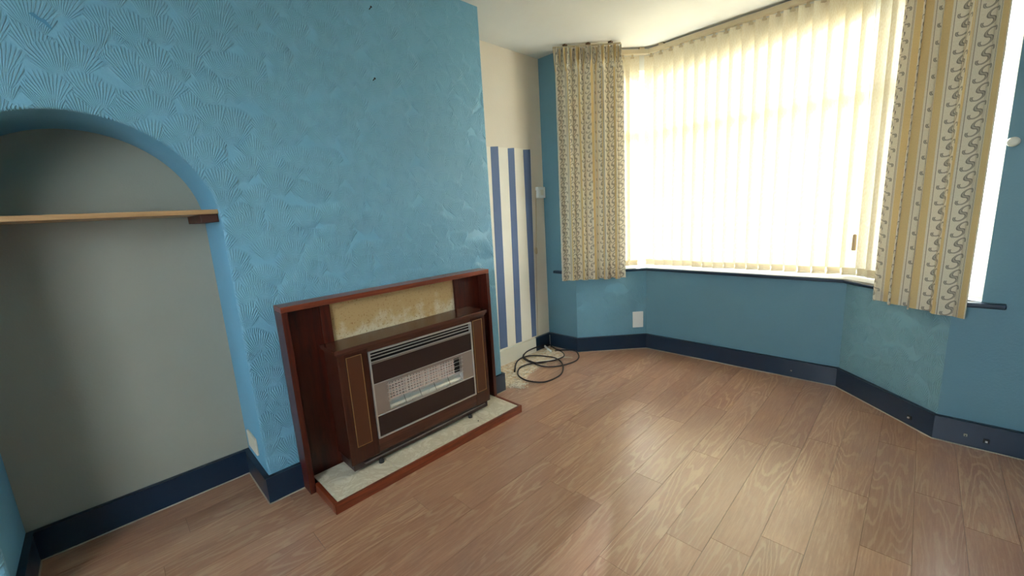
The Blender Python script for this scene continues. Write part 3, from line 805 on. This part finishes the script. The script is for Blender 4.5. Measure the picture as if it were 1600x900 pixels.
# junction box in the corner of cream and blue walls
jb = empty('junction_box', (-.335, 2.362, 1.33), 'small white junction box in the corner above the striped paper', 'switch')
MB().box(-DA+.0005, -.318, 2.318, 2.410, 1.335, 1.428).build('cover', 'white_plastic', jb, .004)
MB().box(-.318, -.3165, 2.345, 2.385, 1.358, 1.404).build('inner_plate', 'white_wood', jb, .0005)
MB().tube(catmull([(-.338, 2.39, 1.336), (-.34, 2.395, 1.27), (-.338, 2.40, .9), (-.338, 2.405, .4), (-.336, 2.40, .135)], 6), .0022, 6).build('cable', 'cordwhite', jb)
# brown pull cord on the cream wall
pc = empty('pull_cord', (-.345, 2.30, .86), 'beige cord with a small brown pull hanging down the cream wall', 'cord')
MB().tube(catmull([(-.345, 2.316, 1.40), (-.345, 2.305, 1.2), (-.344, 2.292, 1.0), (-.343, 2.283, .92)], 6), .003, 6).build('string', 'tassel', pc)
MB().tube([(-.342, 2.283, .925), (-.342, 2.283, .91), (-.342, 2.282, .875), (-.342, 2.282, .862)], .01, 10, [.004, .009, .011, .007]).build('pull', 'tassel', pc)
MB().tube(catmull([(-.343, 2.282, .862), (-.346, 2.272, .6), (-.346, 2.262, .3), (-.346, 2.255, .135)], 6), .002, 6).build('string', 'tassel', pc)
# round knob right of the window
kn = MB(); pts = [(2.249, YW-.001, 1.405), (2.249, YW-.006, 1.405), (2.249, YW-.014, 1.405), (2.249, YW-.022, 1.405), (2.249, YW-.026, 1.405)]
kn = kn.tube(pts, .02, 20, [.012, .012, .020, .019, .010]).build('tieback_knob', 'knob', smooth=True)
tag(kn, 'round cream knob on the blue wall right of curtain', 'knob')
# nails in the chimney breast
for y, z, lb in ((.757, 2.243, 'dark nail high on the blue chimney breast, upper of two'), (.735, 1.917, 'dark nail in the blue chimney breast, lower of two')):
    n_ = MB().tube([(-.004, y, z), (.016, y+.001, z+.006), (.017, y+.001, z+.006), (.0185, y+.001, z+.0065)], .003, 8, [.0022, .0022, .005, .005]).build('nail', 'nail'); tag(n_, lb, 'nail', 'nails in the chimney breast')
# clips on the bay skirting
nr = Vector((-(YB-YW), -(XB1-XF1), 0)).normalized()
def clip(name, p, n, s, mat, label, grp='bits on the bay skirting'):
    f_ = frame_on(p, n); root = empty(name, p, label, 'clip', grp)
    b = MB(); slab_on(b, f_, -s, s, -s, s, 0, .006); b.build('backplate', mat, root, .001)
    b = MB(); slab_on(b, f_, -s*.35, s*.35, -s*.35, s*.35, .006, .012); b.build('stud', 'socket_dark' if mat != 'rubber' else 'chrome', root)
pR = Vector((2.065, 2.503, .048)) + nr*.0185
clip('cable_clip', pR, nr, .011, 'rubber', 'black square clip on the right bay skirting')
clip('cable_clip', (2.312, YW-.0185, .050), (0, -1, 0), .010, 'rubber', 'black clip on the skirting of the right wall')
clip('cable_clip', (2.245, YW-.0185, .058), (0, -1, 0), .006, 'bead', 'pale chip on the skirting of the right wall')
clip('cable_clip', (1.455, YB-.0185, .050), (0, -1, 0), .004, 'bead', 'pale stud on the middle bay skirting')

# bare patch of floor in the corner, crumbs, and cables
rg = random.Random(4)
edge = [(-.33, 1.50), (-.20, 1.49), (-.06, 1.50), (.0, 1.56), (.055, 1.63), (.02, 1.70), (-.03, 1.78), (-.06, 1.92), (-.09, 2.05), (-.06, 2.16), (-.05, 2.26), (-.12, 2.33), (-.22, 2.37), (-.33, 2.38)]
poly_ = [(x + rg.uniform(-.008, .008), y + rg.uniform(-.008, .008)) for x, y in edge]
scr = MB().prism(poly_, .0002, .0012).build('bare_patch', 'screed'); tag(scr, 'pale bare patch of floor in the corner under the cables', 'floor patch')
cr = MB()
for i in range(420):
    if rg.random() < .45: x, y = rg.gauss(.03, .03), rg.gauss(1.60, .035)
    else: x, y = rg.uniform(-.30, -.02), rg.uniform(1.6, 2.33)
    s = rg.uniform(.0015, .006); a = rg.uniform(0, 3.14); l = s*rg.uniform(1, 3)
    d = Vector((math.cos(a), math.sin(a), 0))
    cr.bar(Vector((x, y, .0015+s*.3)) - d*l, Vector((x, y, .0015+s*.3)) + d*l, s, s*.6)
cr = cr.build('plaster_crumbs', 'dust'); tag(cr, 'scattered pale plaster crumbs on the bare floor patch', 'crumbs', kind='stuff')
for pts, lb in (([(-.10, 2.16, .004), (-.05, 2.22, .006), (.02, 2.27, .004)], 'torn white paper strip lying beside the cable coil'), ([(-.16, 2.02, .004), (-.10, 2.10, .007), (-.05, 2.18, .005)], 'torn white paper strip lying inside the cable coil')):
    m_ = MB()
    P_ = catmull(pts, 5)
    for a, b in zip(P_, P_[1:]): m_.bar(a, b, .018, .0015)
    tag(m_.build('paper_strip', 'white_wood'), lb, 'paper', 'torn paper strips')
def px(u, v, z=.006):
    """where a sight line through the photograph meets height z on the floor"""
    d = right*((u-800)/640.05) + down*((v-450)/640.05) + fwd; C = Vector((2.00525, -.36916, 1.2403)); q = C + d*((z-C.z)/d.z)
    if q.x < -.325: q = C + d*((-.325-C.x)/d.x)        # lifted against the skirting
    return q
def zc(x, y): return (770 + x/8.18, 510 + y/8.18)
def cable(name, pts, r, mat, label, zs=None):
    P_ = [px(*zc(*p), (.005 if zs is None else zs[i]) + .003) for i, p in enumerate(pts)]
    o = MB().tube(catmull(P_, 8), r, 8).build(name, mat, smooth=True); return tag(o, label, 'cable', 'cables on the floor')
c1 = [(735, 235), (660, 240), (560, 265), (440, 320), (390, 385), (420, 430), (520, 470), (640, 510), (760, 515), (900, 495), (1050, 445), (1100, 385), (1060, 315), (950, 300), (830, 300), (740, 250)]
o = cable('coiled_cable', c1, .0055, 'cableblack', 'wide loop of black cable reaching along the navy skirting', [.02, .02, .012, .008, .005, .006, .006, .012, .006, .005, .005, .005, .006, .01, .016, .022])
c2 = [(280, 570), (295, 480), (340, 420), (440, 380), (560, 372), (700, 385), (800, 405), (870, 450), (900, 520), (880, 600), (800, 660), (680, 705), (560, 712), (430, 690), (340, 640), (318, 590), (345, 530), (430, 490), (540, 465), (660, 450), (760, 440), (840, 420)]
o = cable('coiled_cable', c2, .0058, 'cableblack', 'black cable whose round loop lies nearest the room', [.005, .006, .006, .01, .012, .012, .012, .008] + [.005]*8 + [.008, .012, .014, .014, .016, .018])
e = [px(*zc(288, 535), .006), px(*zc(282, 555), .006), px(*zc(278, 578), .006)]
MB().tube(e, .006, 10, [.0055, .0065, .0065]).build('plug_end', 'rubber', o)
c3 = [(650, 275), (580, 265), (480, 300), (410, 345), (395, 385), (470, 440), (600, 470), (720, 445), (820, 420), (905, 385), (905, 345), (850, 310), (790, 310)]
o = cable('coiled_cable', c3, .0046, 'cableblack', 'thinner black cable looped in the middle of the coil', [.024, .02, .018, .014, .012, .014, .018, .02, .02, .014, .014, .018, .02])
c4 = [(735, 90), (740, 160), (742, 240), (700, 300), (640, 340), (700, 360), (800, 310)]
P_ = [Vector((-.325, 2.395, .11)), Vector((-.322, 2.392, .06)), Vector((-.318, 2.385, .012))] + [px(*zc(*p), .02) for p in c4[3:]]
o = MB().tube(catmull(P_, 8), .0022, 6).build('aerial_lead', 'cordwhite', smooth=True); tag(o, 'thin white aerial lead running down into the cable coil', 'cable', 'cables on the floor')
for (p0, p1) in (((665, 250), (690, 275)), ((700, 288), (745, 318))):
    MB().tube([px(*zc(*p0), .026), px(*zc(*p1), .022)], .0085, 10).build('plug', 'white_plastic', o)
MB().tube([px(*zc(760, 325), .012), px(*zc(815, 300), .014)], .003, 8).build('plug_pin', 'gold', o)
# specks
for x, y, lb in ((.262, 1.02, 'tiny dark screw on the hearth tiles'), ):
    tag(MB().tube([(x, y, HH-.0016), (x+.001, y, HH+.003)], .003, 8).build('loose_screw', 'nail'), lb, 'screw')
